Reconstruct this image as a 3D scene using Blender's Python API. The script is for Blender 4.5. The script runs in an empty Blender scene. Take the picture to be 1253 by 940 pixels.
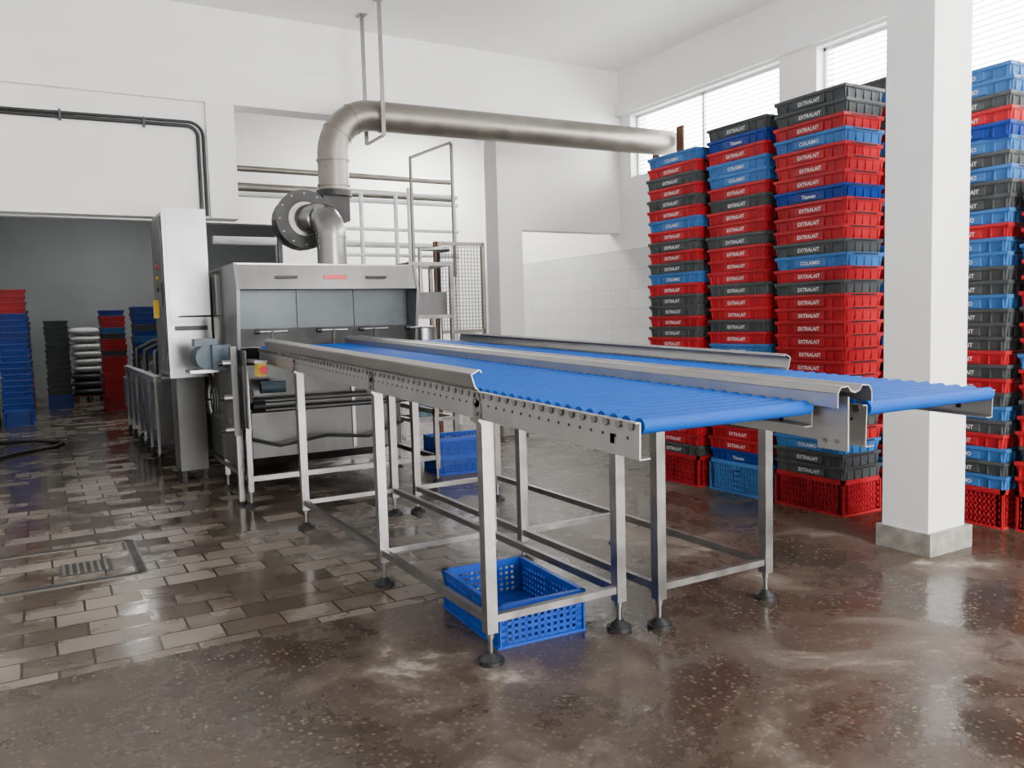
import bpy, math, random
from mathutils import Vector, Matrix
random.seed(7)
scene = bpy.context.scene
H = 1.4

# ------------------------------------------------------------------ materials
def newmat(name):
    m = bpy.data.materials.new(name); m.use_nodes = True
    nt = m.node_tree
    return m, nt, nt.nodes['Principled BSDF']

def N(nt, t, **kw):
    n = nt.nodes.new(t)
    for k, v in kw.items():
        setattr(n, k, v)
    return n

def mat(name, col, rough=.5, metal=0.0, var=0.12, scale=6, bump=0.0, rvar=.08, spec=None, stretch=None):
    m, nt, b = newmat(name)
    geo = N(nt, 'ShaderNodeNewGeometry')
    no = N(nt, 'ShaderNodeTexNoise'); no.inputs['Scale'].default_value = scale; no.inputs['Detail'].default_value = 5
    if stretch:
        mp = N(nt, 'ShaderNodeMapping'); mp.inputs['Scale'].default_value = stretch
        nt.links.new(geo.outputs['Position'], mp.inputs['Vector']); nt.links.new(mp.outputs[0], no.inputs['Vector'])
    else:
        nt.links.new(geo.outputs['Position'], no.inputs['Vector'])
    mx = N(nt, 'ShaderNodeMix', data_type='RGBA')
    c = Vector(col)
    st = N(nt, 'ShaderNodeMapRange'); st.inputs['From Min'].default_value = .3; st.inputs['From Max'].default_value = .7
    nt.links.new(no.outputs['Fac'], st.inputs['Value'])
    mx.inputs[6].default_value = (*(c*(1-var)), 1); mx.inputs[7].default_value = (*[min(1, x*(1+var)) for x in c], 1)
    nt.links.new(st.outputs[0], mx.inputs[0]); nt.links.new(mx.outputs[2], b.inputs['Base Color'])
    mr = N(nt, 'ShaderNodeMapRange'); mr.inputs['To Min'].default_value = max(.02, rough-rvar); mr.inputs['To Max'].default_value = rough+rvar
    nt.links.new(st.outputs[0], mr.inputs['Value']); nt.links.new(mr.outputs[0], b.inputs['Roughness'])
    b.inputs['Metallic'].default_value = metal
    if spec is not None: b.inputs['Specular IOR Level'].default_value = spec
    if bump:
        bp = N(nt, 'ShaderNodeBump'); bp.inputs['Strength'].default_value = bump; bp.inputs['Distance'].default_value = .01
        nt.links.new(no.outputs['Fac'], bp.inputs['Height']); nt.links.new(bp.outputs[0], b.inputs['Normal'])
    return m

M = {}
M['wall'] = mat('white_paint', (.87, .87, .865), .6, var=.03, scale=1.5)
M['ceil'] = mat('ceiling_paint', (.89, .89, .885), .7, var=.02, scale=1)
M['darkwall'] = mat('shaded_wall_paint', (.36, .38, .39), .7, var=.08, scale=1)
M['steel'] = mat('stainless_steel', (.30, .30, .295), .34, 1.0, var=.22, scale=3, rvar=.08, stretch=(1, 1, .35))
M['steel2'] = mat('brushed_steel', (.13, .13, .129), .46, .9, var=.35, scale=4, rvar=.12, stretch=(1, 1, .4))
M['cab'] = mat('cabinet_steel', (.27, .275, .28), .36, 1.0, var=.22, scale=2.2, rvar=.10, stretch=(1, 1, .4))
M['galv'] = mat('galvanized_pipe', (.24, .22, .195), .42, .85, var=.14, scale=5, rvar=.08)
M['tube'] = mat('steel_leg_tube', (.30, .29, .28), .38, 1.0, var=.18, scale=10)
M['rail'] = mat('steel_rail', (.42, .415, .40), .42, .9, var=.07, scale=8, rvar=.05)
M['black'] = mat('black_rubber_and_slot_shade', (.012, .012, .013), .5)
M['roller'] = mat('blue_roller_sleeve', (.001, .066, .35), .55, var=.06, scale=3, spec=.12)
M['red'] = mat('red_plastic', (.40, .012, .020), .42, var=.25, scale=4, spec=.35)
M['blue'] = mat('blue_plastic', (.034, .14, .38), .42, var=.2, scale=4, spec=.35)
M['navy'] = mat('navy_plastic', (.006, .035, .24), .42, var=.2, scale=4, spec=.35)
M['grey'] = mat('grey_plastic', (.060, .068, .070), .45, var=.25, scale=4, spec=.35)
M['dred'] = mat('red_plastic_shade', (.16, .004, .006), .5)  # darkened copy of the crate plastic, shade put into the colour
M['dblue'] = mat('blue_plastic_shade', (.008, .04, .16), .5)
M['cblue'] = mat('bright_blue_crate_plastic', (.003, .05, .36), .36, var=.1, scale=5, spec=.3)
M['lblue'] = mat('light_blue_crate_plastic', (.05, .19, .50), .4, var=.1, scale=5)
M['label'] = mat('white_print', (.74, .74, .74), .5)
M['concrete'] = mat('plinth_concrete', (.28, .26, .235), .5, var=.35, scale=12, bump=.3)
M['motor'] = mat('motor_paint', (.06, .10, .13), .45)
M['yellow'] = mat('yellow_plastic', (.75, .50, .02), .4)
M['redbtn'] = mat('red_button', (.7, .02, .02), .35)
M['rust'] = mat('rusty_steel', (.13, .06, .03), .7, .3, var=.4, scale=14)
M['wpipe'] = mat('white_pipe', (.72, .73, .74), .4)
M['sack'] = mat('white_woven_sack', (.75, .76, .76), .5, var=.15, scale=15, bump=.3)
M['curtain'] = mat('dull_steel_panel', (.065, .075, .08), .42, .8, var=.55, scale=2.6, rvar=.12)
M['drainm'] = mat('drain_frame_steel', (.20, .17, .14), .45, .5)

def brick_wall_mat():
    m, nt, b = newmat('white_wall_tiles')
    geo = N(nt, 'ShaderNodeNewGeometry'); sp = N(nt, 'ShaderNodeSeparateXYZ'); cb = N(nt, 'ShaderNodeCombineXYZ')
    nt.links.new(geo.outputs['Position'], sp.inputs[0])
    nt.links.new(sp.outputs['Y'], cb.inputs['X']); nt.links.new(sp.outputs['Z'], cb.inputs['Y'])
    br = N(nt, 'ShaderNodeTexBrick'); br.offset = 0
    br.inputs['Scale'].default_value = 1; br.inputs['Brick Width'].default_value = .4; br.inputs['Row Height'].default_value = .25
    br.inputs['Mortar Size'].default_value = .003; br.inputs['Color1'].default_value = (.60, .61, .60, 1)
    br.inputs['Color2'].default_value = (.55, .56, .55, 1); br.inputs['Mortar'].default_value = (.38, .38, .37, 1)
    nt.links.new(cb.outputs[0], br.inputs['Vector']); nt.links.new(br.outputs['Color'], b.inputs['Base Color'])
    b.inputs['Roughness'].default_value = .25
    return m
M['tiles'] = brick_wall_mat()

def floor_tile_mat():
    m, nt, b = newmat('wet_floor_tiles')
    L = nt.links.new
    geo = N(nt, 'ShaderNodeNewGeometry')
    def brick(c1, c2, mo):
        br = N(nt, 'ShaderNodeTexBrick'); br.offset = .5
        br.inputs['Scale'].default_value = 1; br.inputs['Brick Width'].default_value = .27; br.inputs['Row Height'].default_value = .19
        br.inputs['Mortar Size'].default_value = .006
        br.inputs['Color1'].default_value = (*c1, 1); br.inputs['Color2'].default_value = (*c2, 1); br.inputs['Mortar'].default_value = (*mo, 1)
        L(wp.outputs[0], br.inputs['Vector']); return br
    wn = N(nt, 'ShaderNodeTexNoise'); wn.inputs['Scale'].default_value = 3
    L(geo.outputs['Position'], wn.inputs['Vector'])
    wp = N(nt, 'ShaderNodeVectorMath', operation='MULTIPLY_ADD'); wp.inputs[1].default_value = (.02, .02, 0)
    L(wn.outputs['Color'], wp.inputs[0]); L(geo.outputs['Position'], wp.inputs[2])
    br = brick((.085, .064, .047), (.130, .102, .078), (.032, .024, .018))
    br2 = brick((0, 0, 0), (1, 1, 1), (0, 0, 0))
    no = N(nt, 'ShaderNodeTexNoise'); no.inputs['Scale'].default_value = 1.7; no.inputs['Detail'].default_value = 5; no.inputs['Roughness'].default_value = .55
    L(geo.outputs['Position'], no.inputs['Vector'])
    ma = N(nt, 'ShaderNodeMath', operation='MULTIPLY_ADD'); ma.inputs[1].default_value = .24
    L(br2.outputs['Color'], ma.inputs[0]); L(no.outputs['Fac'], ma.inputs[2])
    rp = N(nt, 'ShaderNodeMapRange'); rp.inputs['From Min'].default_value = .55; rp.inputs['From Max'].default_value = .88
    L(ma.outputs[0], rp.inputs['Value'])
    inv = N(nt, 'ShaderNodeMath', operation='SUBTRACT'); inv.inputs[0].default_value = 1; L(br.outputs['Fac'], inv.inputs[1])
    fac = N(nt, 'ShaderNodeMath', operation='MULTIPLY'); L(rp.outputs[0], fac.inputs[0]); L(inv.outputs[0], fac.inputs[1])
    mx = N(nt, 'ShaderNodeMix', data_type='RGBA'); mx.inputs[7].default_value = (.29, .245, .20, 1)
    L(fac.outputs[0], mx.inputs[0]); L(br.outputs['Color'], mx.inputs[6]); L(mx.outputs[2], b.inputs['Base Color'])
    rr = N(nt, 'ShaderNodeMapRange'); rr.inputs['To Min'].default_value = .15; rr.inputs['To Max'].default_value = .50
    L(fac.outputs[0], rr.inputs['Value']); L(rr.outputs[0], b.inputs['Roughness'])
    n3 = N(nt, 'ShaderNodeTexNoise'); n3.inputs['Scale'].default_value = 10; n3.inputs['Detail'].default_value = 3
    L(geo.outputs['Position'], n3.inputs['Vector'])
    bp = N(nt, 'ShaderNodeBump'); bp.inputs['Strength'].default_value = .5; bp.inputs['Distance'].default_value = .004
    sm = N(nt, 'ShaderNodeMath', operation='MULTIPLY_ADD'); sm.inputs[1].default_value = -.8
    s3 = N(nt, 'ShaderNodeMath', operation='MULTIPLY_ADD'); s3.inputs[1].default_value = .8
    L(n3.outputs['Fac'], s3.inputs[0]); L(ma.outputs[0], s3.inputs[2])
    L(br.outputs['Fac'], sm.inputs[0]); L(s3.outputs[0], sm.inputs[2])
    L(sm.outputs[0], bp.inputs['Height']); L(bp.outputs[0], b.inputs['Normal'])
    return m
M['ftile'] = floor_tile_mat()

def floor_conc_mat():
    m, nt, b = newmat('wet_terrazzo_concrete')
    L = nt.links.new
    geo = N(nt, 'ShaderNodeNewGeometry')
    no = N(nt, 'ShaderNodeTexNoise'); no.inputs['Scale'].default_value = 1.1; no.inputs['Detail'].default_value = 12; no.inputs['Roughness'].default_value = .70; no.inputs['Distortion'].default_value = .4
    L(geo.outputs['Position'], no.inputs['Vector'])
    cr = N(nt, 'ShaderNodeValToRGB')
    e = cr.color_ramp.elements
    e[0].position = .35; e[0].color = (.034, .024, .016, 1)
    e[1].position = .68; e[1].color = (.38, .34, .29, 1)
    k = e.new(.54); k.color = (.066, .048, .034, 1)
    k = e.new(.605); k.color = (.12, .095, .074, 1)
    L(no.outputs['Fac'], cr.inputs[0])
    vo = N(nt, 'ShaderNodeTexVoronoi'); vo.inputs['Scale'].default_value = 44
    L(geo.outputs['Position'], vo.inputs['Vector'])
    sr = N(nt, 'ShaderNodeMapRange'); sr.inputs['From Min'].default_value = .42; sr.inputs['From Max'].default_value = .25
    L(vo.outputs['Distance'], sr.inputs['Value'])
    sc = N(nt, 'ShaderNodeSeparateColor'); L(vo.outputs['Color'], sc.inputs[0])
    s2 = N(nt, 'ShaderNodeMapRange'); s2.inputs['From Min'].default_value = .35; s2.inputs['From Max'].default_value = 1; s2.inputs['To Max'].default_value = .6
    L(sc.outputs[0], s2.inputs['Value'])
    mu = N(nt, 'ShaderNodeMath', operation='MULTIPLY'); L(sr.outputs[0], mu.inputs[0]); L(s2.outputs[0], mu.inputs[1])
    mx = N(nt, 'ShaderNodeMix', data_type='RGBA'); mx.inputs[7].default_value = (.22, .17, .12, 1)
    L(mu.outputs[0], mx.inputs[0]); L(cr.outputs[0], mx.inputs[6]); L(mx.outputs[2], b.inputs['Base Color'])
    rr = N(nt, 'ShaderNodeMapRange'); rr.inputs['From Min'].default_value = .42; rr.inputs['From Max'].default_value = .62
    rr.inputs['To Min'].default_value = .15; rr.inputs['To Max'].default_value = .52
    L(no.outputs['Fac'], rr.inputs['Value']); L(rr.outputs[0], b.inputs['Roughness'])
    n2 = N(nt, 'ShaderNodeTexNoise'); n2.inputs['Scale'].default_value = 11; n2.inputs['Detail'].default_value = 4
    L(geo.outputs['Position'], n2.inputs['Vector'])
    bp = N(nt, 'ShaderNodeBump'); bp.inputs['Strength'].default_value = .55; bp.inputs['Distance'].default_value = .004
    L(n2.outputs['Fac'], bp.inputs['Height']); L(bp.outputs[0], b.inputs['Normal'])
    b.inputs['Specular IOR Level'].default_value = .42
    return m
M['fconc'] = floor_conc_mat()

def emis(name, col, s):
    m, nt, b = newmat(name)
    b.inputs['Emission Color'].default_value = (*col, 1); b.inputs['Emission Strength'].default_value = s
    b.inputs['Base Color'].default_value = (*col, 1)
    return m
M['fill_lamp'] = emis('fill_lamp_glow', (1, .98, .95), 20)  # glow for the added fill lamps

# ------------------------------------------------------------------ builder
class B:
    def __init__(s, name):
        s.name = name; s.v = []; s.f = []; s.m = []; s.sm = []; s.mats = []
    def mi(s, k):
        if k not in s.mats: s.mats.append(k)
        return s.mats.index(k)
    def add(s, vs, fs, k, smooth=False):
        o = len(s.v); s.v += [tuple(v) for v in vs]; i = s.mi(k)
        for f in fs:
            s.f.append([o+a for a in f]); s.m.append(i); s.sm.append(smooth)
    def box(s, x0, x1, y0, y1, z0, z1, k, T=None):
        vs = [Vector(p) for p in ((x0,y0,z0),(x1,y0,z0),(x1,y1,z0),(x0,y1,z0),(x0,y0,z1),(x1,y0,z1),(x1,y1,z1),(x0,y1,z1))]
        if T is not None: vs = [T @ v for v in vs]
        s.add(vs, [(0,3,2,1),(4,5,6,7),(0,1,5,4),(1,2,6,5),(2,3,7,6),(3,0,4,7)], k)
    def frus(s, c, a0, b0, z0, a1, b1, z1, k, T=None):
        vs = []
        for (a, b, z) in ((a0,b0,z0),(a1,b1,z1)):
            vs += [Vector((c[0]-a/2,c[1]-b/2,z)),Vector((c[0]+a/2,c[1]-b/2,z)),Vector((c[0]+a/2,c[1]+b/2,z)),Vector((c[0]-a/2,c[1]+b/2,z))]
        if T is not None: vs = [T @ v for v in vs]
        s.add(vs, [(0,3,2,1),(4,5,6,7),(0,1,5,4),(1,2,6,5),(2,3,7,6),(3,0,4,7)], k)
    def beam(s, p, q, w, h, k, up=(0,0,1)):
        p = Vector(p); q = Vector(q); d = (q-p).normalized(); u = Vector(up)
        if abs(d.dot(u)) > .98: u = Vector((0,1,0))
        r = d.cross(u).normalized(); u = r.cross(d).normalized()
        vs = []
        for c in (p, q):
            for (a, b) in ((-1,-1),(1,-1),(1,1),(-1,1)):
                vs.append(c + r*a*w/2 + u*b*h/2)
        s.add(vs, [(0,1,2,3),(7,6,5,4),(0,4,5,1),(1,5,6,2),(2,6,7,3),(3,7,4,0)], k)
    def cyl(s, p, q, r, k, n=16, r2=None, caps=True):
        p = Vector(p); q = Vector(q); d = (q-p).normalized()
        a = d.orthogonal().normalized(); b = d.cross(a)
        r2 = r if r2 is None else r2
        vs = []
        for i in range(n):
            t = 2*math.pi*i/n; e = a*math.cos(t)+b*math.sin(t)
            vs.append(p+e*r); vs.append(q+e*r2)
        fs = [(2*i, 2*((i+1)%n), 2*((i+1)%n)+1, 2*i+1) for i in range(n)]
        s.add(vs, fs, k, True)
        if caps:
            s.add([vs[2*i] for i in range(n)], [tuple(range(n))[::-1]], k)
            s.add([vs[2*i+1] for i in range(n)], [tuple(range(n))], k)
    def tube(s, pts, r, k, n=16, caps=True):
        pts = [Vector(p) for p in pts]
        d = (pts[1]-pts[0]).normalized(); a = d.orthogonal().normalized(); vs = []
        for j, p in enumerate(pts):
            if j == 0: d = (pts[1]-pts[0])
            elif j == len(pts)-1: d = pts[-1]-pts[-2]
            else: d = (pts[j+1]-pts[j]).normalized()+(pts[j]-pts[j-1]).normalized()
            d.normalize(); a = (a-d*a.dot(d)).normalized(); b = d.cross(a)
            for i in range(n):
                t = 2*math.pi*i/n; vs.append(p+(a*math.cos(t)+b*math.sin(t))*r)
        fs = []
        for j in range(len(pts)-1):
            for i in range(n):
                fs.append((j*n+i, j*n+(i+1)%n, (j+1)*n+(i+1)%n, (j+1)*n+i))
        s.add(vs, fs, k, True)
        if caps:
            s.add(vs[:n], [tuple(range(n))[::-1]], k); s.add(vs[-n:], [tuple(range(n))], k)
    def sack(s, c, a, b, h, k, nu=20, nv=10):
        """bulging filled sack: superellipsoid"""
        pw = lambda t, e: math.copysign(abs(t)**e, t)
        vs = []; fs = []
        for j in range(nv+1):
            v = -math.pi/2+math.pi*j/nv
            for i in range(nu):
                u = 2*math.pi*i/nu; q = random.uniform(.98, 1.02)
                vs.append((c[0]+a*pw(math.cos(v), .7)*pw(math.cos(u), .45)*q, c[1]+b*pw(math.cos(v), .7)*pw(math.sin(u), .45)*q, c[2]+h*pw(math.sin(v), .8)))
        for j in range(nv):
            for i in range(nu): fs.append((j*nu+i, j*nu+(i+1)%nu, (j+1)*nu+(i+1)%nu, (j+1)*nu+i))
        s.add(vs, fs, k, True)
    def prismX(s, poly, x0, x1, k):
        n = len(poly)
        vs = [(x0,a,b) for a, b in poly]+[(x1,a,b) for a, b in poly]
        fs = [tuple(range(n)), tuple(range(2*n-1, n-1, -1))]+[(i, n+i, n+(i+1)%n, (i+1)%n) for i in range(n)]
        s.add(vs, fs, k)
    def prismY(s, poly, y0, y1, k, zf=lambda y: 0):
        n = len(poly)
        vs = [(a,y0,b+zf(y0)) for a, b in poly]+[(a,y1,b+zf(y1)) for a, b in poly]
        fs = [tuple(range(n)), tuple(range(2*n-1, n-1, -1))]+[(i, n+i, n+(i+1)%n, (i+1)%n) for i in range(n)]
        s.add(vs, fs, k)
    def fold(s, pts, y0, y1, t, k, zf):
        for (a, b), (c, d) in zip(pts[:-1], pts[1:]):
            L = math.hypot(c-a, d-b); nx, nz = -(d-b)/L*t, (c-a)/L*t
            s.prismY([(a, b), (c, d), (c+nx, d+nz), (a+nx, b+nz)], y0, y1, k, zf)
    def make(s):
        me = bpy.data.meshes.new(s.name); me.from_pydata(s.v, [], s.f)
        for k in s.mats: me.materials.append(M[k])
        me.polygons.foreach_set('material_index', s.m); me.polygons.foreach_set('use_smooth', s.sm)
        me.update()
        import bmesh
        bm = bmesh.new(); bm.from_mesh(me); bmesh.ops.recalc_face_normals(bm, faces=bm.faces); bm.to_mesh(me); bm.free()
        ob = bpy.data.objects.new(s.name, me); scene.collection.objects.link(ob)
        return ob

def arc(c, r, a0, a1, ax1, ax2, n=10):
    c = Vector(c); ax1 = Vector(ax1); ax2 = Vector(ax2)
    return [c+ax1*r*math.cos(a0+(a1-a0)*i/n)+ax2*r*math.sin(a0+(a1-a0)*i/n) for i in range(n+1)]

TXT = {}
def text_mesh(t, size):
    if t in TXT: return TXT[t]
    cu = bpy.data.curves.new('t', 'FONT'); cu.body = t; cu.size = size; cu.align_x = 'CENTER'; cu.align_y = 'CENTER'
    cu.resolution_u = 2; cu.offset = size*.015
    ob = bpy.data.objects.new('t', cu); scene.collection.objects.link(ob)
    dg = bpy.context.evaluated_depsgraph_get(); dg.update()
    me = ob.evaluated_get(dg).to_mesh()
    vs = [v.co.copy() for v in me.vertices]; fs = [tuple(p.vertices) for p in me.polygons]
    ob.evaluated_get(dg).to_mesh_clear()
    bpy.data.objects.remove(ob); bpy.data.curves.remove(cu)
    TXT[t] = (vs, fs); return TXT[t]

# ------------------------------------------------------------------ room
XR, YW, ZC = 6.65, 8.6, 4.53
f = B('floor')
f.box(-3, 2.35, 3.71, 21, -.1, 0, 'ftile')
f.box(-3, 9, -5, 3.71, -.1, 0, 'fconc')
f.box(2.35, 9, 3.71, 21, -.1, 0, 'fconc')
f.make()
c = B('ceiling'); c.box(-2.8, XR+.25, -4.2, 20.3, ZC, ZC+.2, 'ceil'); c.make()

w = B('wall_right')
w.box(XR, XR+.25, -4.2, 20.2, 0, 3.16, 'wall'); w.box(XR, XR+.25, -4.2, 20.2, 3.93, ZC, 'wall')
wins = [(-2.2, .2), (.55, 2.6), (3.05, 5.49), (5.95, 8.35), (9.1, 11.8)]
ys = [-4.2]+[q for a in wins for q in a]+[20.2]
for i in range(0, len(ys), 2): w.box(XR, XR+.25, ys[i], ys[i+1], 3.16, 3.93, 'wall')
w.box(XR-.05, XR, -4.2, YW, 3.96, 4.10, 'wall')
w.box(XR-.012, XR, -4.2, 20.2, 0, 2.26, 'tiles')
w.make()
for i, (a, b) in enumerate(wins):
    o = B('window_%d' % (i+1))
    o.box(XR+.10, XR+.14, a, b, 3.16, 3.19, 'wpipe'); o.box(XR+.10, XR+.14, a, b, 3.90, 3.93, 'wpipe')
    for y in (a, (a+b)/2-.015, b-.03): o.box(XR+.10, XR+.14, y, y+.03, 3.16, 3.93, 'wpipe')
    z = 3.21
    while z < 3.90:
        o.box(XR+.11, XR+.15, a, b, z, z+.006, 'wpipe'); z += .05
    o.make()

w = B('wall_back')
w.box(-2.6, 1.83, YW, YW+.2, 2.48, 3.6, 'wall'); w.box(5.0, XR, YW, YW+.2, 2.48, 3.6, 'wall')
w.box(-2.6, XR, YW, YW+.2, 3.93, ZC, 'wall')
w.box(-2.6, XR, YW-.05, YW+.22, 3.6, 3.93, 'wall')
w.box(1.56, 1.83, YW-.045, YW, 2.48, 3.6, 'wall')
w.box(4.80, 5.13, YW-.06, YW+.25, 0, 3.6, 'wall')
w.box(4.79, 5.14, YW-.07, YW+.26, 0, .12, 'concrete')
w.make()
w = B('wall_inner')
w.box(-.6, XR, 12.4, 12.6, 2.9, ZC, 'wall'); w.box(3.2, XR, 12.4, 12.6, 0, 2.9, 'wall')
w.make()
w = B('wall_far')
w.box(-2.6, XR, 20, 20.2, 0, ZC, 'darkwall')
w.make()
w = B('wall_left')
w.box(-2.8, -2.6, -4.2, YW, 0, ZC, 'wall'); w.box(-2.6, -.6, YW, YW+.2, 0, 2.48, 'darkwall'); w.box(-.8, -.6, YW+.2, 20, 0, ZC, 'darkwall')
w.make()
w = B('wall_front')
w.box(-2.6, 1.6, -4.2, -4, 0, ZC, 'wall'); w.box(5.2, XR, -4.2, -4, 0, ZC, 'wall'); w.box(1.6, 5.2, -4.2, -4, 3.3, ZC, 'wall')  # unseen rear opening, added and sized to let in fill daylight
w.make()

p = B('pillar')
p.box(4.28, 4.625, 2.76, 3.05, .12, ZC, 'wall'); p.box(4.262, 4.665, 2.735, 3.08, 0, .13, 'concrete')
p.make()

# ------------------------------------------------------------------ conveyors
def conveyor(name, xl, xr, yend, legx, legys, guard_side, yend_guard, deep_l, deep_r):
    o = B(name)
    zt = lambda y: 1.09+.03*(y-1.85)
    y1 = 6.55
    for x, sgn, deep in ((xl, -1, deep_l), (xr, 1, deep_r)):
        a = (x, yend, zt(yend)-deep/2); b = (x, y1, zt(y1)-deep/2)
        o.beam(a, b, .005, deep, 'rail')
        inn = -sgn*.018
        o.beam((x+inn, yend, zt(yend)-deep), (x+inn, y1, zt(y1)-deep), .04, .004, 'rail')
        o.beam((x+sgn*.008, yend, zt(yend)-.001), (x+sgn*.008, y1, zt(y1)-.001), .018, .004, 'rail')
        y = yend+.035; i = 0
        while y < y1:
            z = zt(y)
            o.cyl((x-sgn*.002, y, z-.014), (x+sgn*.009, y, z-.014), .014, 'steel', 8)
            o.cyl((x, y+.02, z-.052), (x+sgn*.0035, y+.02, z-.052), .006, 'black', 6)
            y += .062; i += 1
        if deep < .12:
            o.box(x-.004, x+sgn*.004, yend+.12, yend+.14, zt(yend)-.075, zt(yend)-.045, 'black')
    y = yend+.012
    while y < y1:
        z = zt(y)-.012
        o.cyl((xl+.008, y, z), (xr-.008, y, z), .0245, 'roller', 14)
        o.cyl((xl, y, z), (xr, y, z), .006, 'steel', 6, caps=False)
        y += .062
    for ly in legys:
        zr = zt(ly)-.11
        for i, lx in enumerate(legx):
            o.box(lx-.024, lx+.024, ly-.024, ly+.024, .13, zr+.02, 'tube')
            o.cyl((lx, ly, .03), (lx, ly, .14), .011, 'steel', 8)
            o.cyl((lx, ly, .105), (lx, ly, .125), .018, 'steel', 6)
            o.cyl((lx, ly, 0), (lx, ly, .018), .055, 'black', 20)
            o.cyl((lx, ly, .018), (lx, ly, .045), .048, 'black', 20, r2=.018)
            s = -1 if i == 0 else 1
            xx = (xl, xr)[i]
            o.box(min(lx, xx)-.02, max(lx, xx)+.004, ly-.035, ly+.035, zr-.01, zr+.004, 'tube')
            o.box(xx+s*.003, xx+s*.009, ly-.03, ly+.03, zr-.02, zr+.075, 'tube')
            o.cyl((xx+s*.003, ly, zr+.075), (xx+s*.009, ly, zr+.075), .03, 'tube', 14)
            for dz in (.02, .07): o.cyl((xx+s*.009, ly, zr+dz), (xx+s*.016, ly, zr+dz), .009, 'steel', 6)
        o.box(legx[0]+.02, legx[1]-.02, ly-.016, ly+.016, .17, .20, 'tube')
        o.box(legx[0]+.02, legx[1]-.02, ly-.016, ly+.016, zr-.02, zr+.01, 'tube')
    for lx in legx:
        for a, b in zip(legys[:-1], legys[1:]):
            o.box(lx-.014, lx+.014, a+.024, b-.024, .165, .20, 'tube')
    if guard_side == 'L':
        x = xl
        o.fold([(x+.004, .0), (x-.016, .018), (x-.030, .066), (x+.004, .082), (x+.012, .072)], yend_guard, 6.25, .004, 'rail', zt)
    else:
        x = xr
        o.fold([(x-.012, .072), (x-.004, .082), (x+.030, .066), (x+.016, .018), (x-.004, 0)], yend_guard, 6.25, .004, 'rail', zt)
    return o, zt

o, zt = conveyor('roller_conveyor', 1.50, 2.235, 1.86, (1.523, 2.18), (2.87, 4.06, 5.53), 'L', 2.86, .11, .075)
mg = [(2.215, .0), (2.215, .045), (2.228, .064), (2.262, .066), (2.275, .050), (2.297, .044), (2.320, .050), (2.333, .066), (2.366, .064), (2.38, .045), (2.38, 0)]
o.fold(mg, 1.74, 6.6, .004, 'rail', zt)
o.box(2.262, 2.268, 1.74, 1.86, .94, 1.12, 'rail')
for i in range(2): o.cyl((2.262, 1.78+i*.05, .97), (2.254, 1.78+i*.05, .97), .007, 'steel', 8)
o.make()
o, zt = conveyor('roller_conveyor', 2.355, 3.085, 1.74, (2.345, 3.02), (2.79, 3.98, 5.50), 'R', 2.72, .14, .10)
o.make()

# ------------------------------------------------------------------ washer
o = B('tunnel_washer')
x0, x1 = 1.40, 2.97
hood = [(6.78, 1.70), (6.84, 1.90), (8.9, 1.90), (8.9, 1.22), (7.02, 1.22), (7.02, 1.70)]
o.prismX(hood, x0+.004, x1-.004, 'steel2')
cheek = [(6.76, 1.69), (6.83, 1.91), (7.3, 1.91), (7.3, 1.12), (6.86, 1.12)]
o.prismX(cheek, x0-.006, x0+.02, 'cab'); o.prismX(cheek, x1-.02, x1+.006, 'steel')
o.prismX([(6.775, 1.70), (6.835, 1.90), (6.845, 1.90), (6.785, 1.70)], x0+.02, x1-.02, 'steel')
o.box(x0, x1, 6.86, 8.9, 1.90, 1.915, 'steel')
for i in range(3):
    a = x0+.03+i*.507
    o.box(a, a+.50, 7.0, 7.018, 1.38, 1.70, 'curtain')
o.box(x0+.03, x1-.03, 7.005, 7.02, 1.23, 1.38, 'black')
for a in (1.72, 2.50):
    o.beam((a, 6.79, 1.80), (a+.17, 6.79, 1.80), .012, .018, 'black')
    o.beam((a, 6.83, 1.80), (a, 6.785, 1.80), .012, .018, 'black'); o.beam((a+.17, 6.83, 1.80), (a+.17, 6.785, 1.80), .012, .018, 'black')
o.beam((2.12, 6.798, 1.80), (2.32, 6.798, 1.80), .008, .035, 'redbtn')
o.box(x0+.12, x1-.1, 7.05, 8.9, .28, 1.02, 'steel2')
o.box(x0+.05, x1-.05, 6.9, 8.9, 1.02, 1.08, 'steel2')
for x in (1.9, 2.4): o.box(x, x+.03, 7.03, 7.05, .3, 1.0, 'steel')
o.prismX([(7.05, .28), (8.9, .28), (8.9, .14), (7.5, .14)], x0+.25, x1-.2, 'steel2')
for y in (6.45, 7.35, 8.7):
    for x in (1.36, 2.95):
        o.box(x-.02, x+.02, y-.02, y+.02, .12, 1.1, 'tube')
        o.cyl((x, y, .02), (x, y, .14), .012, 'steel', 8); o.cyl((x, y, 0), (x, y, .03), .05, 'black', 16, r2=.03)
for x in (1.36, 2.95):
    for z in (.22, .62, 1.07): o.box(x-.02, x+.02, 6.42, 8.7, z-.02, z+.02, 'tube')
o.box(1.38, 2.94, 6.43, 6.47, .20, .24, 'tube')
o.box(1.345, 1.355, 6.62, 8.75, .26, 1.10, 'steel2')
o.box(1.345, 1.355, 6.35, 6.95, .62, 1.22, 'steel2')
for x in (1.62, 2.12, 2.48, 2.90):
    o.beam((x, 6.6, 1.20), (x, 6.6, 1.36), .02, .02, 'black'); o.cyl((x-.12, 6.6, 1.355), (x+.12, 6.6, 1.355), .01, 'steel', 8)
    o.cyl((x-.14, 6.6, 1.355), (x-.10, 6.6, 1.355), .02, 'black', 10)
for y, z in ((6.9, .78), (6.92, .70)):
    o.cyl((1.38, y, z), (2.9, y, z), .022, 'steel2', 12)
o.cyl((1.43, 6.75, .85), (1.43, 7.0, .85), .06, 'black', 14); o.cyl((1.5, 6.9, .74), (1.6, 6.9, .74), .05, 'black', 14)
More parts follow.
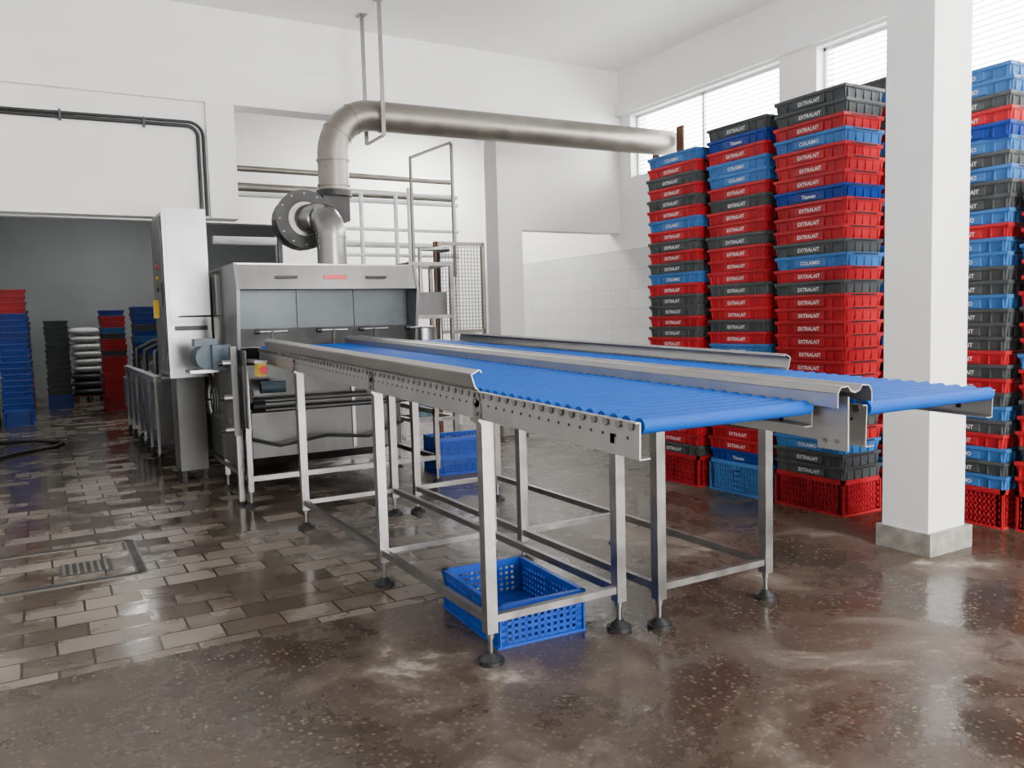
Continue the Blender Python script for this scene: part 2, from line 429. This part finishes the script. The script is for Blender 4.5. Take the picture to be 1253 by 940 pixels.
o.cyl((1.55, 6.8, .90), (1.75, 6.8, .90), .05, 'motor', 14)
o.tube([(1.4, 6.8, .5), (1.7, 6.85, .4), (2.1, 6.85, .45), (2.5, 6.9, .4), (2.85, 6.95, .5)], .015, 'black', 6)
o.box(1.38, 1.44, 6.10, 6.20, 1.03, 1.13, 'yellow'); o.cyl((1.41, 6.10, 1.08), (1.41, 6.06, 1.08), .022, 'redbtn', 14)
o.cyl((1.41, 6.06, 1.08), (1.41, 6.045, 1.08), .03, 'redbtn', 14)
o.box(1.36, 1.45, 6.10, 6.5, 1.13, 1.15, 'steel')
for i in range(9):
    y = 7.45+i*.16
    o.box(x0-.04, x0+.01, y, y+.05, 1.15, 1.86, 'cab')
o.make()
o = B('pneumatic_valve_column')
o.box(1.28, 1.325, 6.55, 6.62, .55, 1.25, 'steel2')
for z in (.60, .85, 1.12):
    o.cyl((1.22, 6.58, z), (1.32, 6.58, z), .028, 'steel', 12); o.cyl((1.19, 6.58, z), (1.22, 6.58, z), .02, 'black', 12)
o.tube([(1.24, 6.585, .6), (1.22, 6.585, .75), (1.24, 6.585, .85)], .008, 'black', 6)
o.box(1.295, 1.335, 6.56, 6.61, 0.02, .55, 'tube'); o.cyl((1.315, 6.585, 0), (1.315, 6.585, .03), .04, 'black', 14)
o.make()
o = B('gear_motor')
o.cyl((1.18, 6.95, 1.16), (1.18, 7.22, 1.16), .085, 'motor', 20)
for i in range(8): o.cyl((1.18, 7.0+i*.026, 1.16), (1.18, 7.01+i*.026, 1.16), .098, 'motor', 20)
o.cyl((1.18, 6.90, 1.16), (1.18, 6.95, 1.16), .10, 'motor', 20, r2=.09)
o.box(1.09, 1.27, 6.98, 7.12, 1.25, 1.31, 'motor'); o.box(1.20, 1.335, 6.84, 7.0, 1.06, 1.26, 'motor')
o.box(1.04, 1.335, 6.95, 7.2, 1.035, 1.06, 'steel')
o.prismX([(6.95, 1.50), (7.3, 1.49), (7.3, 1.50)], 1.02, 1.33, 'black'); o.box(1.29, 1.33, 7.2, 7.24, 1.3, 1.5, 'steel2')
for i in range(4):
    r = .10+.012*i
    o.tube(arc((1.30-.012*i, 7.42, .78), r, 0, 2*math.pi*.97, (0, 1, 0), (0, 0, 1), 20), .008, 'black' if i % 2 else 'wpipe', 6)
o.tube([(1.2, 7.05, 1.08), (1.22, 7.1, .95), (1.26, 7.3, .90), (1.28, 7.4, .88)], .01, 'black', 6)
o.make()
o = B('rinse_tank')
o.box(1.02, 2.9, 8.95, 12.2, .22, .86, 'steel2'); o.prismX([(8.95, .86), (12.2, .86), (12.0, 1.6), (9.1, 1.6)], 1.45, 2.9, 'steel2')
for i in range(6):
    y = 8.97+i*.63
    o.box(.995, 1.02, y, y+.04, .1, .92, 'cab'); o.cyl((1.015, y+.02, 0), (1.015, y+.02, .12), .025, 'black', 10)
    o.box(1.005, 1.02, y+.12, y+.52, .35, .75, 'steel')
o.box(.985, 1.06, 8.95, 12.2, .86, .92, 'cab')
for i in range(3):
    o.cyl((1.18, 9.3+i*.95, .96), (1.18, 9.55+i*.95, .96), .07, 'cab', 14)
    o.tube([(1.10, 9.7+i*.95, .9), (1.10, 9.7+i*.95, 1.15), (1.3, 9.7+i*.95, 1.25), (1.46, 9.7+i*.95, 1.25)], .025, 'steel2', 8)
o.make()

o = B('control_cabinet')
o.box(.98, 1.325, 7.60, 8.30, .99, 2.41, 'cab'); o.box(.972, 1.333, 7.58, 7.60, .97, 2.43, 'cab')
o.box(1.0, 1.305, 7.575, 7.58, 1.46, 2.39, 'cab'); o.box(1.0, 1.305, 7.575, 7.58, 1.0, 1.36, 'cab')
o.box(.965, .98, 7.63, 8.27, 1.03, 2.37, 'steel2')
o.box(.955, .965, 7.68, 7.71, 1.6, 1.8, 'black')
for i, z in enumerate((1.95, 1.85, 1.75)): o.cyl((.965, 7.95, z), (.95, 7.95, z), .02, ('redbtn', 'yellow', 'black')[i], 12)
o.box(.94, .965, 8.0, 8.2, 1.5, 1.66, 'yellow')
o.box(1.06, 1.30, 7.90, 8.25, .10, .99, 'steel2')
for x in (1.09, 1.27):
    for y in (7.94, 8.2): o.box(x-.02, x+.02, y-.02, y+.02, 0, .1, 'black')
o.box(1.03, 1.3, 7.57, 7.585, 1.38, 1.42, 'black')
o.make()

# ------------------------------------------------------------------ blower and ducts
o = B('centrifugal_blower')
fc = Vector((2.26, 7.85, 2.40))
sn = []
for i in range(25):
    t = 2*math.pi*i/24
    r = .22+.08*(i/24)
    sn.append((fc.x+r*math.cos(t), fc.z+r*math.sin(t)))
o.prismY(sn, 7.78, 7.98, 'black')
o.cyl((fc.x, 7.74, fc.z), (fc.x, 7.78, fc.z), .275, 'black', 32); o.cyl((fc.x, 7.73, fc.z), (fc.x, 7.74, fc.z), .16, 'galv', 32)
for i in range(12):
    t = i*math.pi/6
    o.cyl((fc.x+.24*math.cos(t), 7.732, fc.z+.24*math.sin(t)), (fc.x+.24*math.cos(t), 7.74, fc.z+.24*math.sin(t)), .008, 'galv', 6)
o.cyl((fc.x, 7.98, fc.z), (fc.x, 8.25, fc.z), .11, 'motor', 20)
o.box(2.46, 2.72, 7.78, 7.98, 2.40, 2.66, 'black')
o.cyl((2.60, 7.88, 2.64), (2.60, 7.88, 2.70), .17, 'black', 24)
o.box(2.02, 2.56, 7.8, 8.2, 1.916, 1.94, 'steel2')
for x in (2.05, 2.52): o.beam((x, 7.9, 1.94), (x, 7.9, 2.3), .04, .04, 'black')
o.make()
o = B('exhaust_duct')
R = .42
pts = [(2.60, 7.88, 2.702), (2.60, 7.88, 3.46-R)]+arc((2.60+R, 7.88, 3.46-R), R, math.pi, math.pi/2, (1,0,0), (0,0,1), 14)[1:]+[(XR+.09, 7.70, 3.46)]
o.tube(pts, .148, 'galv', 28)
for z in (2.74, 2.98): o.cyl((2.60, 7.88, z), (2.60, 7.88, z+.02), .16, 'galv', 28)
o.cyl((3.10, 7.878, 3.46), (3.12, 7.877, 3.46), .158, 'galv', 28)
q = arc((2.60+R, 7.88, 3.46-R), R, math.pi, math.pi/2, (1,0,0), (0,0,1), 12)
for k in (4, 8):
    d = (q[k+1]-q[k]).normalized()*.006
    o.cyl(q[k]-d, q[k]+d, .154, 'galv', 28)
o.make()
o = B('intake_elbow_duct')
r2 = .19
pts = [(2.29, 7.725, 2.40), (2.29, 7.70, 2.40), (2.32, 7.64, 2.40)]+arc((2.36, 7.62, 2.40-r2), r2, math.pi/2, 0, (.25,-.968,0), (0,0,1), 12)[1:]+[(2.408, 7.436, 1.92)]
o.tube(pts, .135, 'steel', 28)
o.cyl((2.408, 7.436, 1.916), (2.408, 7.436, 1.94), .165, 'steel', 28); o.cyl((2.408, 7.436, 2.19), (2.408, 7.436, 2.205), .142, 'steel', 28)
o.make()
o = B('duct_hanger_bracket')
for y in (7.68, 8.16): o.box(3.04, 3.08, y-.006, y+.006, 3.24, ZC, 'galv')
o.box(3.04, 3.08, 7.68, 8.16, 3.23, 3.242, 'galv'); o.box(3.02, 3.10, 7.62, 7.74, ZC-.01, ZC, 'galv'); o.box(3.02, 3.10, 8.10, 8.22, ZC-.01, ZC, 'galv')
o.make()
o = B('duct_wall_plate')
o.box(XR+.04, XR+.06, 7.42, 7.54, 3.18, 3.62, 'rust'); o.box(XR+.04, XR+.06, 7.86, 7.98, 3.18, 3.62, 'rust')
o.make()

o = B('wall_cable')
pts = [(-2.58, YW-.022, 3.32), (0, YW-.022, 3.34), (1.38, YW-.022, 3.36)]+arc((1.38, YW-.022, 3.26), .10, math.pi/2, 0, (1,0,0), (0,0,1), 6)[1:]+[(1.48, YW-.022, 2.50)]
o.tube(pts, .018, 'black', 8)
pts = [(-2.58, YW-.022, 3.355), (0, YW-.022, 3.375), (1.40, YW-.022, 3.40)]+arc((1.40, YW-.022, 3.27), .13, math.pi/2, 0, (1,0,0), (0,0,1), 6)[1:]+[(1.53, YW-.022, 2.50)]
o.tube(pts, .015, 'black', 8)
for x in (-1.5, -.5, .3, 1.0): o.box(x-.01, x+.01, YW-.04, YW, 3.31, 3.41, 'grey')
o.make()

o = B('overhead_pipes')
for y, z, r, k in ((10.0, 3.25, .035, 'galv'), (9.9, 3.02, .05, 'galv'), (9.8, 2.92, .03, 'wpipe')):
    o.cyl((-.55, y, z), (4.9, y, z), r, k, 12)
o.cyl((1.9, 10.4, 2.45), (4.9, 10.4, 2.45), .05, 'wpipe', 12)
o.cyl((4.9, 9.9, 3.02), (4.9, 9.9, 0), .03, 'wpipe', 10)
for x, zt_ in ((3.35, 2.92), (3.78, 2.92), (3.95, 3.0)):
    o.cyl((x, 9.2, 0), (x, 9.2, zt_), .025, 'wpipe', 10)
for z in (2.2, 2.5, 2.92): o.cyl((2.95, 9.2, z), (4.6, 9.2, z), .022, 'wpipe', 10)
o.tube([(3.62, 8.35, 2.0), (3.62, 8.35, 3.18), (4.10, 8.35, 3.38), (4.12, 8.35, 3.36), (4.12, 8.35, 1.9)], .02, 'galv', 8)
o.make()

o = B('wire_mesh_guard')
for x in (3.86, 4.45):
    o.box(x-.02, x+.02, 8.28, 8.32, 0, 2.28, 'rust' if x < 4 else 'galv')
for z in (1.28, 2.26): o.box(3.86, 4.45, 8.28, 8.32, z-.02, z+.02, 'galv')
for i in range(1, 15): o.cyl((3.86+i*.04, 8.3, 1.28), (3.86+i*.04, 8.3, 2.26), .005, 'galv', 4, caps=False)
for i in range(1, 24): o.cyl((3.86, 8.3, 1.28+i*.041), (4.45, 8.3, 1.28+i*.041), .005, 'galv', 4, caps=False)
o.make()
o = B('pump_skid')
for x in (3.25, 3.7):
    for y in (7.6, 8.1): o.box(x-.02, x+.02, y-.02, y+.02, 0, 2.0, 'tube')
for z in (.4, 1.0, 1.45, 1.98):
    for x in (3.25, 3.7): o.box(x-.018, x+.018, 7.6, 8.1, z-.018, z+.018, 'tube')
    for y in (7.6, 8.1): o.box(3.25, 3.7, y-.018, y+.018, z-.018, z+.018, 'tube')
o.box(3.28, 3.67, 7.65, 8.05, 1.46, 1.70, 'steel2'); o.cyl((3.47, 7.85, 1.02), (3.47, 7.85, 1.35), .15, 'steel', 20)
o.cyl((3.4, 7.8, .42), (3.4, 7.8, .8), .12, 'motor', 16)
o.tube([(3.47, 7.85, 1.7), (3.47, 7.85, 2.15), (3.8, 7.85, 2.15), (3.8, 8.1, 2.15), (3.8, 8.1, 1.2)], .025, 'steel', 8)
o.make()

# ------------------------------------------------------------------ crates
CM = {'R': 'red', 'B': 'blue', 'D': 'grey', 'N': 'navy'}
def tray(o, cx, cy, z, p, k, a=.4, b=.6, label=None, T=None, detail=True):
    zb = z+p-.030
    o.frus((cx, cy), a-.045, b-.045, z-.02, a-.02, b-.02, zb, k, T)
    o.frus((cx, cy), a-.008, b-.008, zb, a, b, zb+.008, k, T)
    o.frus((cx, cy), a, b, zb+.008, a, b, z+p-.004, k, T)
    if detail:
        for s in (-1, 1):
            for t in (-.27, -.19, .19, .27):
                x = cx+s*(a/2-.014)
                o.box(x-.007, x+.007, cy+t-.004, cy+t+.004, z, zb, k, T)
            for t in (-.16, -.08, 0, .08, .16):
                y = cy+s*(b/2-.014)
                o.box(cx+t-.005, cx+t+.005, y-.009, y+.009, z, zb, k, T)
            y = cy+s*(b/2-.008)
            o.box(cx-.13, cx+.13, y-.0095, y+.0095, z+p-.020, z+p-.010, 'black', T)  # black bar stands in for the shade in the handle opening
    if label:
        vs, fs = text_mesh(label, .036)
        X = cx-a/2+.006
        zz = z+(p-.03)*.5
        wv = [Vector((X-.0008, cy-v.x, zz+v.y)) for v in vs]
        o.box(X+.0, X+.012, cy-.13, cy+.13, z+.004, zb, k, T)
        if T is not None: wv = [T @ v for v in wv]
        o.add(wv, fs, 'label')

def basket(o, cx, cy, z, h, k, ki, a=.4, b=.6, openTop=False, T=None):
    def bar(x0, x1, y0, y1, z0, z1, kk=k): o.box(cx+x0, cx+x1, cy+y0, cy+y1, z+z0, z+z1, kk, T)
    A, Bq = a/2, b/2
    bar(-A, A, -Bq, Bq, 0, .012)
    if not openTop: bar(-A+.03, A-.03, -Bq+.03, Bq-.03, .01, h-.01, ki)  # dark block stands in for the shaded inside behind the lattice
    for s in (-1, 1):
        bar(min(s*A, s*(A-.022)), max(s*A, s*(A-.022)), -Bq, Bq, h-.03, h)
        bar(-A, A, min(s*Bq, s*(Bq-.022)), max(s*Bq, s*(Bq-.022)), h-.03, h)
        i0 = s*(A-.008); i1 = s*(A-.016)
        xa, xb = min(i0, i1), max(i0, i1)
        n = 20
        for i in range(n+1):
            y = -Bq+.012+(b-.024)*i/n; wdt = .014 if i in (0, n, n//2) else .007
            bar(xa, xb, y-wdt, y+wdt, .01, h-.02)
        for j in range(6):
            zz = .02+(h-.05)*j/5; bar(xa, xb, -Bq+.01, Bq-.01, zz-.007, zz+.007)
        bar(xa, xb, -Bq+.01, -Bq+.05, 0, h-.02); bar(xa, xb, Bq-.05, Bq-.01, 0, h-.02)
        j0 = s*(Bq-.008); j1 = s*(Bq-.016); ya, yb = min(j0, j1), max(j0, j1)
        n = 13
        for i in range(n+1):
            x = -A+.012+(a-.024)*i/n
            bar(x-.007, x+.007, ya, yb, .01, h-.02)
        for j in range(6):
            zz = .02+(h-.05)*j/5; bar(-A+.01, A-.01, ya, yb, zz-.007, zz+.007)
        bar(-A+.01, -A+.045, ya, yb, 0, h-.02); bar(A-.045, A-.01, ya, yb, 0, h-.02)

def stack(name, x0, y0, top, cols, bk, label=True, detail=True):
    """cols listed top-down"""
    o = B(name); n = len(cols); hb = .25; p = (top-hb)/n
    cx, cy = x0+.2, y0+.3
    bmap = {'R': ('red', 'dred'), 'B': ('lblue', 'dblue'), 'N': ('cblue', 'dblue')}
    basket(o, cx, cy, 0, hb, *bmap[bk])
    z = hb
    for ch in reversed(cols):
        T = Matrix.Translation((cx+random.uniform(-.009, .009), cy+random.uniform(-.011, .011), 0)) @ Matrix.Rotation(random.uniform(-.02, .02), 4, 'Z') @ Matrix.Translation((-cx, -cy, 0))
        lb = None
        if label:
            lb = {'R': 'EXTRALAIT', 'D': 'EXTRALAIT', 'B': 'COLAIMO', 'N': 'Titawen'}[ch]
        tray(o, cx, cy, z, p, CM[ch], label=lb, T=T, detail=detail)
        z += p
    return o.make()

stack('crate_stack', 4.64, 3.60, 2.88, 'DDRBRRRNRRRDBRDRRRRRRRDRDRBDD', 'R')
stack('crate_stack', 4.62, 4.26, 2.83, 'DNRBBRDRRDRRRDRRDRBBRBDRDRRN', 'B')
stack('crate_stack', 4.56, 4.92, 2.72, 'BRDRDRBRDRDBRDDRDRRDBRRDDRRD', 'R')
stack('crate_stack', 5.16, 2.83, 2.88, 'BBDRNBDBDDBRBBDDBDDDRDRDBDRBDB', 'R')
stack('crate_stack', 5.20, 2.18, 2.16, 'RDRRBRRRDRRBRRDRRDRR', 'R')
stack('crate_stack', 5.22, 3.62, 3.02, 'DBRDRBDRRBDRRBDRBRDRBRDRBDRRDRB', 'R', label=False)
stack('crate_stack', 5.22, 4.28, 2.80, 'DRRBDRRBDRBRDRBRDRBDRRDRBDR', 'R', label=False)
stack('crate_stack', -.52, 14.3, 2.05, 'RRRRNNNNNNNNNNNNNNNN', 'N', label=False, detail=False)
stack('crate_stack', -.50, 15.1, 1.75, 'NNNNNNNNNNNNNNN', 'N', label=False, detail=False)
stack('crate_stack', .95, 15.8, 1.75, 'NRRBDRRDRRRRRRR', 'R', label=False, detail=False)
stack('crate_stack', 1.45, 15.6, 1.80, 'NNNDNBNNDDDNDNN', 'N', label=False, detail=False)
stack('crate_stack', .10, 16.8, 1.6, 'DDDDDDDDDDDDD', 'N', label=False, detail=False)
stack('crate_stack', -.50, 17.6, 1.6, 'DNDDDNDDDDDRD', 'R', label=False, detail=False)
o = B('sack_pile')
for i in range(5):
    o.box(.55, 1.13, 18.1+i*.17, 18.2+i*.17, .10, .13, 'rust')
for x in (.56, .80, 1.04): o.box(x, x+.08, 18.1, 18.9, 0, .10, 'rust')
for i in range(9):
    o.sack((.84+random.uniform(-.03, .03), 18.5, .13+.075+i*.148), .29, .40, .082, 'sack' if i > 2 else 'grey')
o.make()

T = Matrix.Translation((1.845, 3.26, 0)) @ Matrix.Rotation(math.radians(-3), 4, 'Z')
o = B('plastic_crate'); basket(o, 0, 0, 0, .19, 'cblue', 'dblue', .44, .62, True, T); o.make()
o = B('plastic_crate'); T = Matrix.Translation((3.38, 6.85, 0)) @ Matrix.Rotation(math.radians(85), 4, 'Z')
basket(o, 0, 0, 0, .17, 'cblue', 'dblue', .4, .6, True, T); basket(o, 0, 0, .17, .17, 'cblue', 'dblue', .4, .6, True, T); o.make()

o = B('floor_drain_cover')
for k_, e, z in (('drainm', 0, .004), ('black', .022, .0055)):
    w_ = .065-e
    for y in (5.08, 5.92): o.box(-2.0, .46-e, y-w_/2, y+w_/2, -.01, z, k_)
    for x in (.44, -1.2): o.box(x-w_/2, x+w_/2, 5.08, 5.92, -.01, z, k_)
o.box(.03, .30, 5.26, 5.52, 0, .005, 'black')
for i in range(7): o.box(.04+i*.037, .055+i*.037, 5.27, 5.51, 0, .009, 'drainm')
o.make()
o = B('rubber_hose')
o.tube([(-.55, 10.5, .02), (-.3, 10.9, .02), (.1, 11.2, .02), (.2, 11.6, .02), (-.1, 12.0, .02), (-.5, 12.1, .02)], .02, 'black', 8)
o.make()

def area(name, loc, sx, sy, watts):
    l = bpy.data.lights.new(name, 'AREA'); l.shape = 'RECTANGLE'; l.size = sx; l.size_y = sy; l.energy = watts; l.color = (1, .98, .95)
    ob = bpy.data.objects.new(name, l); ob.location = loc; scene.collection.objects.link(ob)
for i, (x, y, wt) in enumerate(((4.2, .6, 70), (4.2, -1.6, 70), (5.2, 10.9, 200), (1.4, 17, 55))):  # unseen ceiling lamps, added to fill the rooms with light
    o = B('added_fill_lamp')
    o.box(x-.1, x+.1, y-.65, y+.65, ZC-.06, ZC, 'wpipe'); o.cyl((x-.04, y-.6, ZC-.08), (x-.04, y+.6, ZC-.08), .015, 'fill_lamp', 8); o.cyl((x+.04, y-.6, ZC-.08), (x+.04, y+.6, ZC-.08), .015, 'fill_lamp', 8)
    o.make()
    area('added_fill_light', (x, y, ZC-.11), .25, 1.2, wt)

# ------------------------------------------------------------------ light
wd = bpy.data.worlds.new('daylight'); scene.world = wd; wd.use_nodes = True
bg = wd.node_tree.nodes['Background']; bg.inputs['Color'].default_value = (1, .985, .965, 1); bg.inputs['Strength'].default_value = 29
def portal(name, loc, rot, sx, sy):
    l = bpy.data.lights.new(name, 'AREA'); l.shape = 'RECTANGLE'; l.size = sx; l.size_y = sy
    l.cycles.is_portal = True
    ob = bpy.data.objects.new(name, l); ob.location = loc; ob.rotation_euler = rot; scene.collection.objects.link(ob)
for i, (a, b) in enumerate(wins):
    portal('daylight_portal', (XR+.27, (a+b)/2, 3.545), (0, math.radians(90), 0), .77, b-a)
portal('daylight_portal', (3.4, -4.25, 1.65), (math.radians(90), 0, 0), 3.6, 3.3)

# ------------------------------------------------------------------ camera
cam = bpy.data.cameras.new('camera'); cam.sensor_width = 36; cam.lens = 1000/1253*36; cam.clip_end = 100
co = bpy.data.objects.new('camera', cam); scene.collection.objects.link(co)
yaw = math.radians(30); p = math.atan(.079); r = .027
fw = Vector((math.sin(yaw)*math.cos(p), math.cos(yaw)*math.cos(p), -math.sin(p)))
rt0 = Vector((math.cos(yaw), -math.sin(yaw), 0)); up0 = rt0.cross(fw)
rt = rt0*math.cos(r)-up0*math.sin(r); up = up0*math.cos(r)+rt0*math.sin(r)
mt = Matrix((rt, up, -fw)).transposed().to_4x4(); mt.translation = (0, 0, H)
co.matrix_world = mt
scene.camera = co
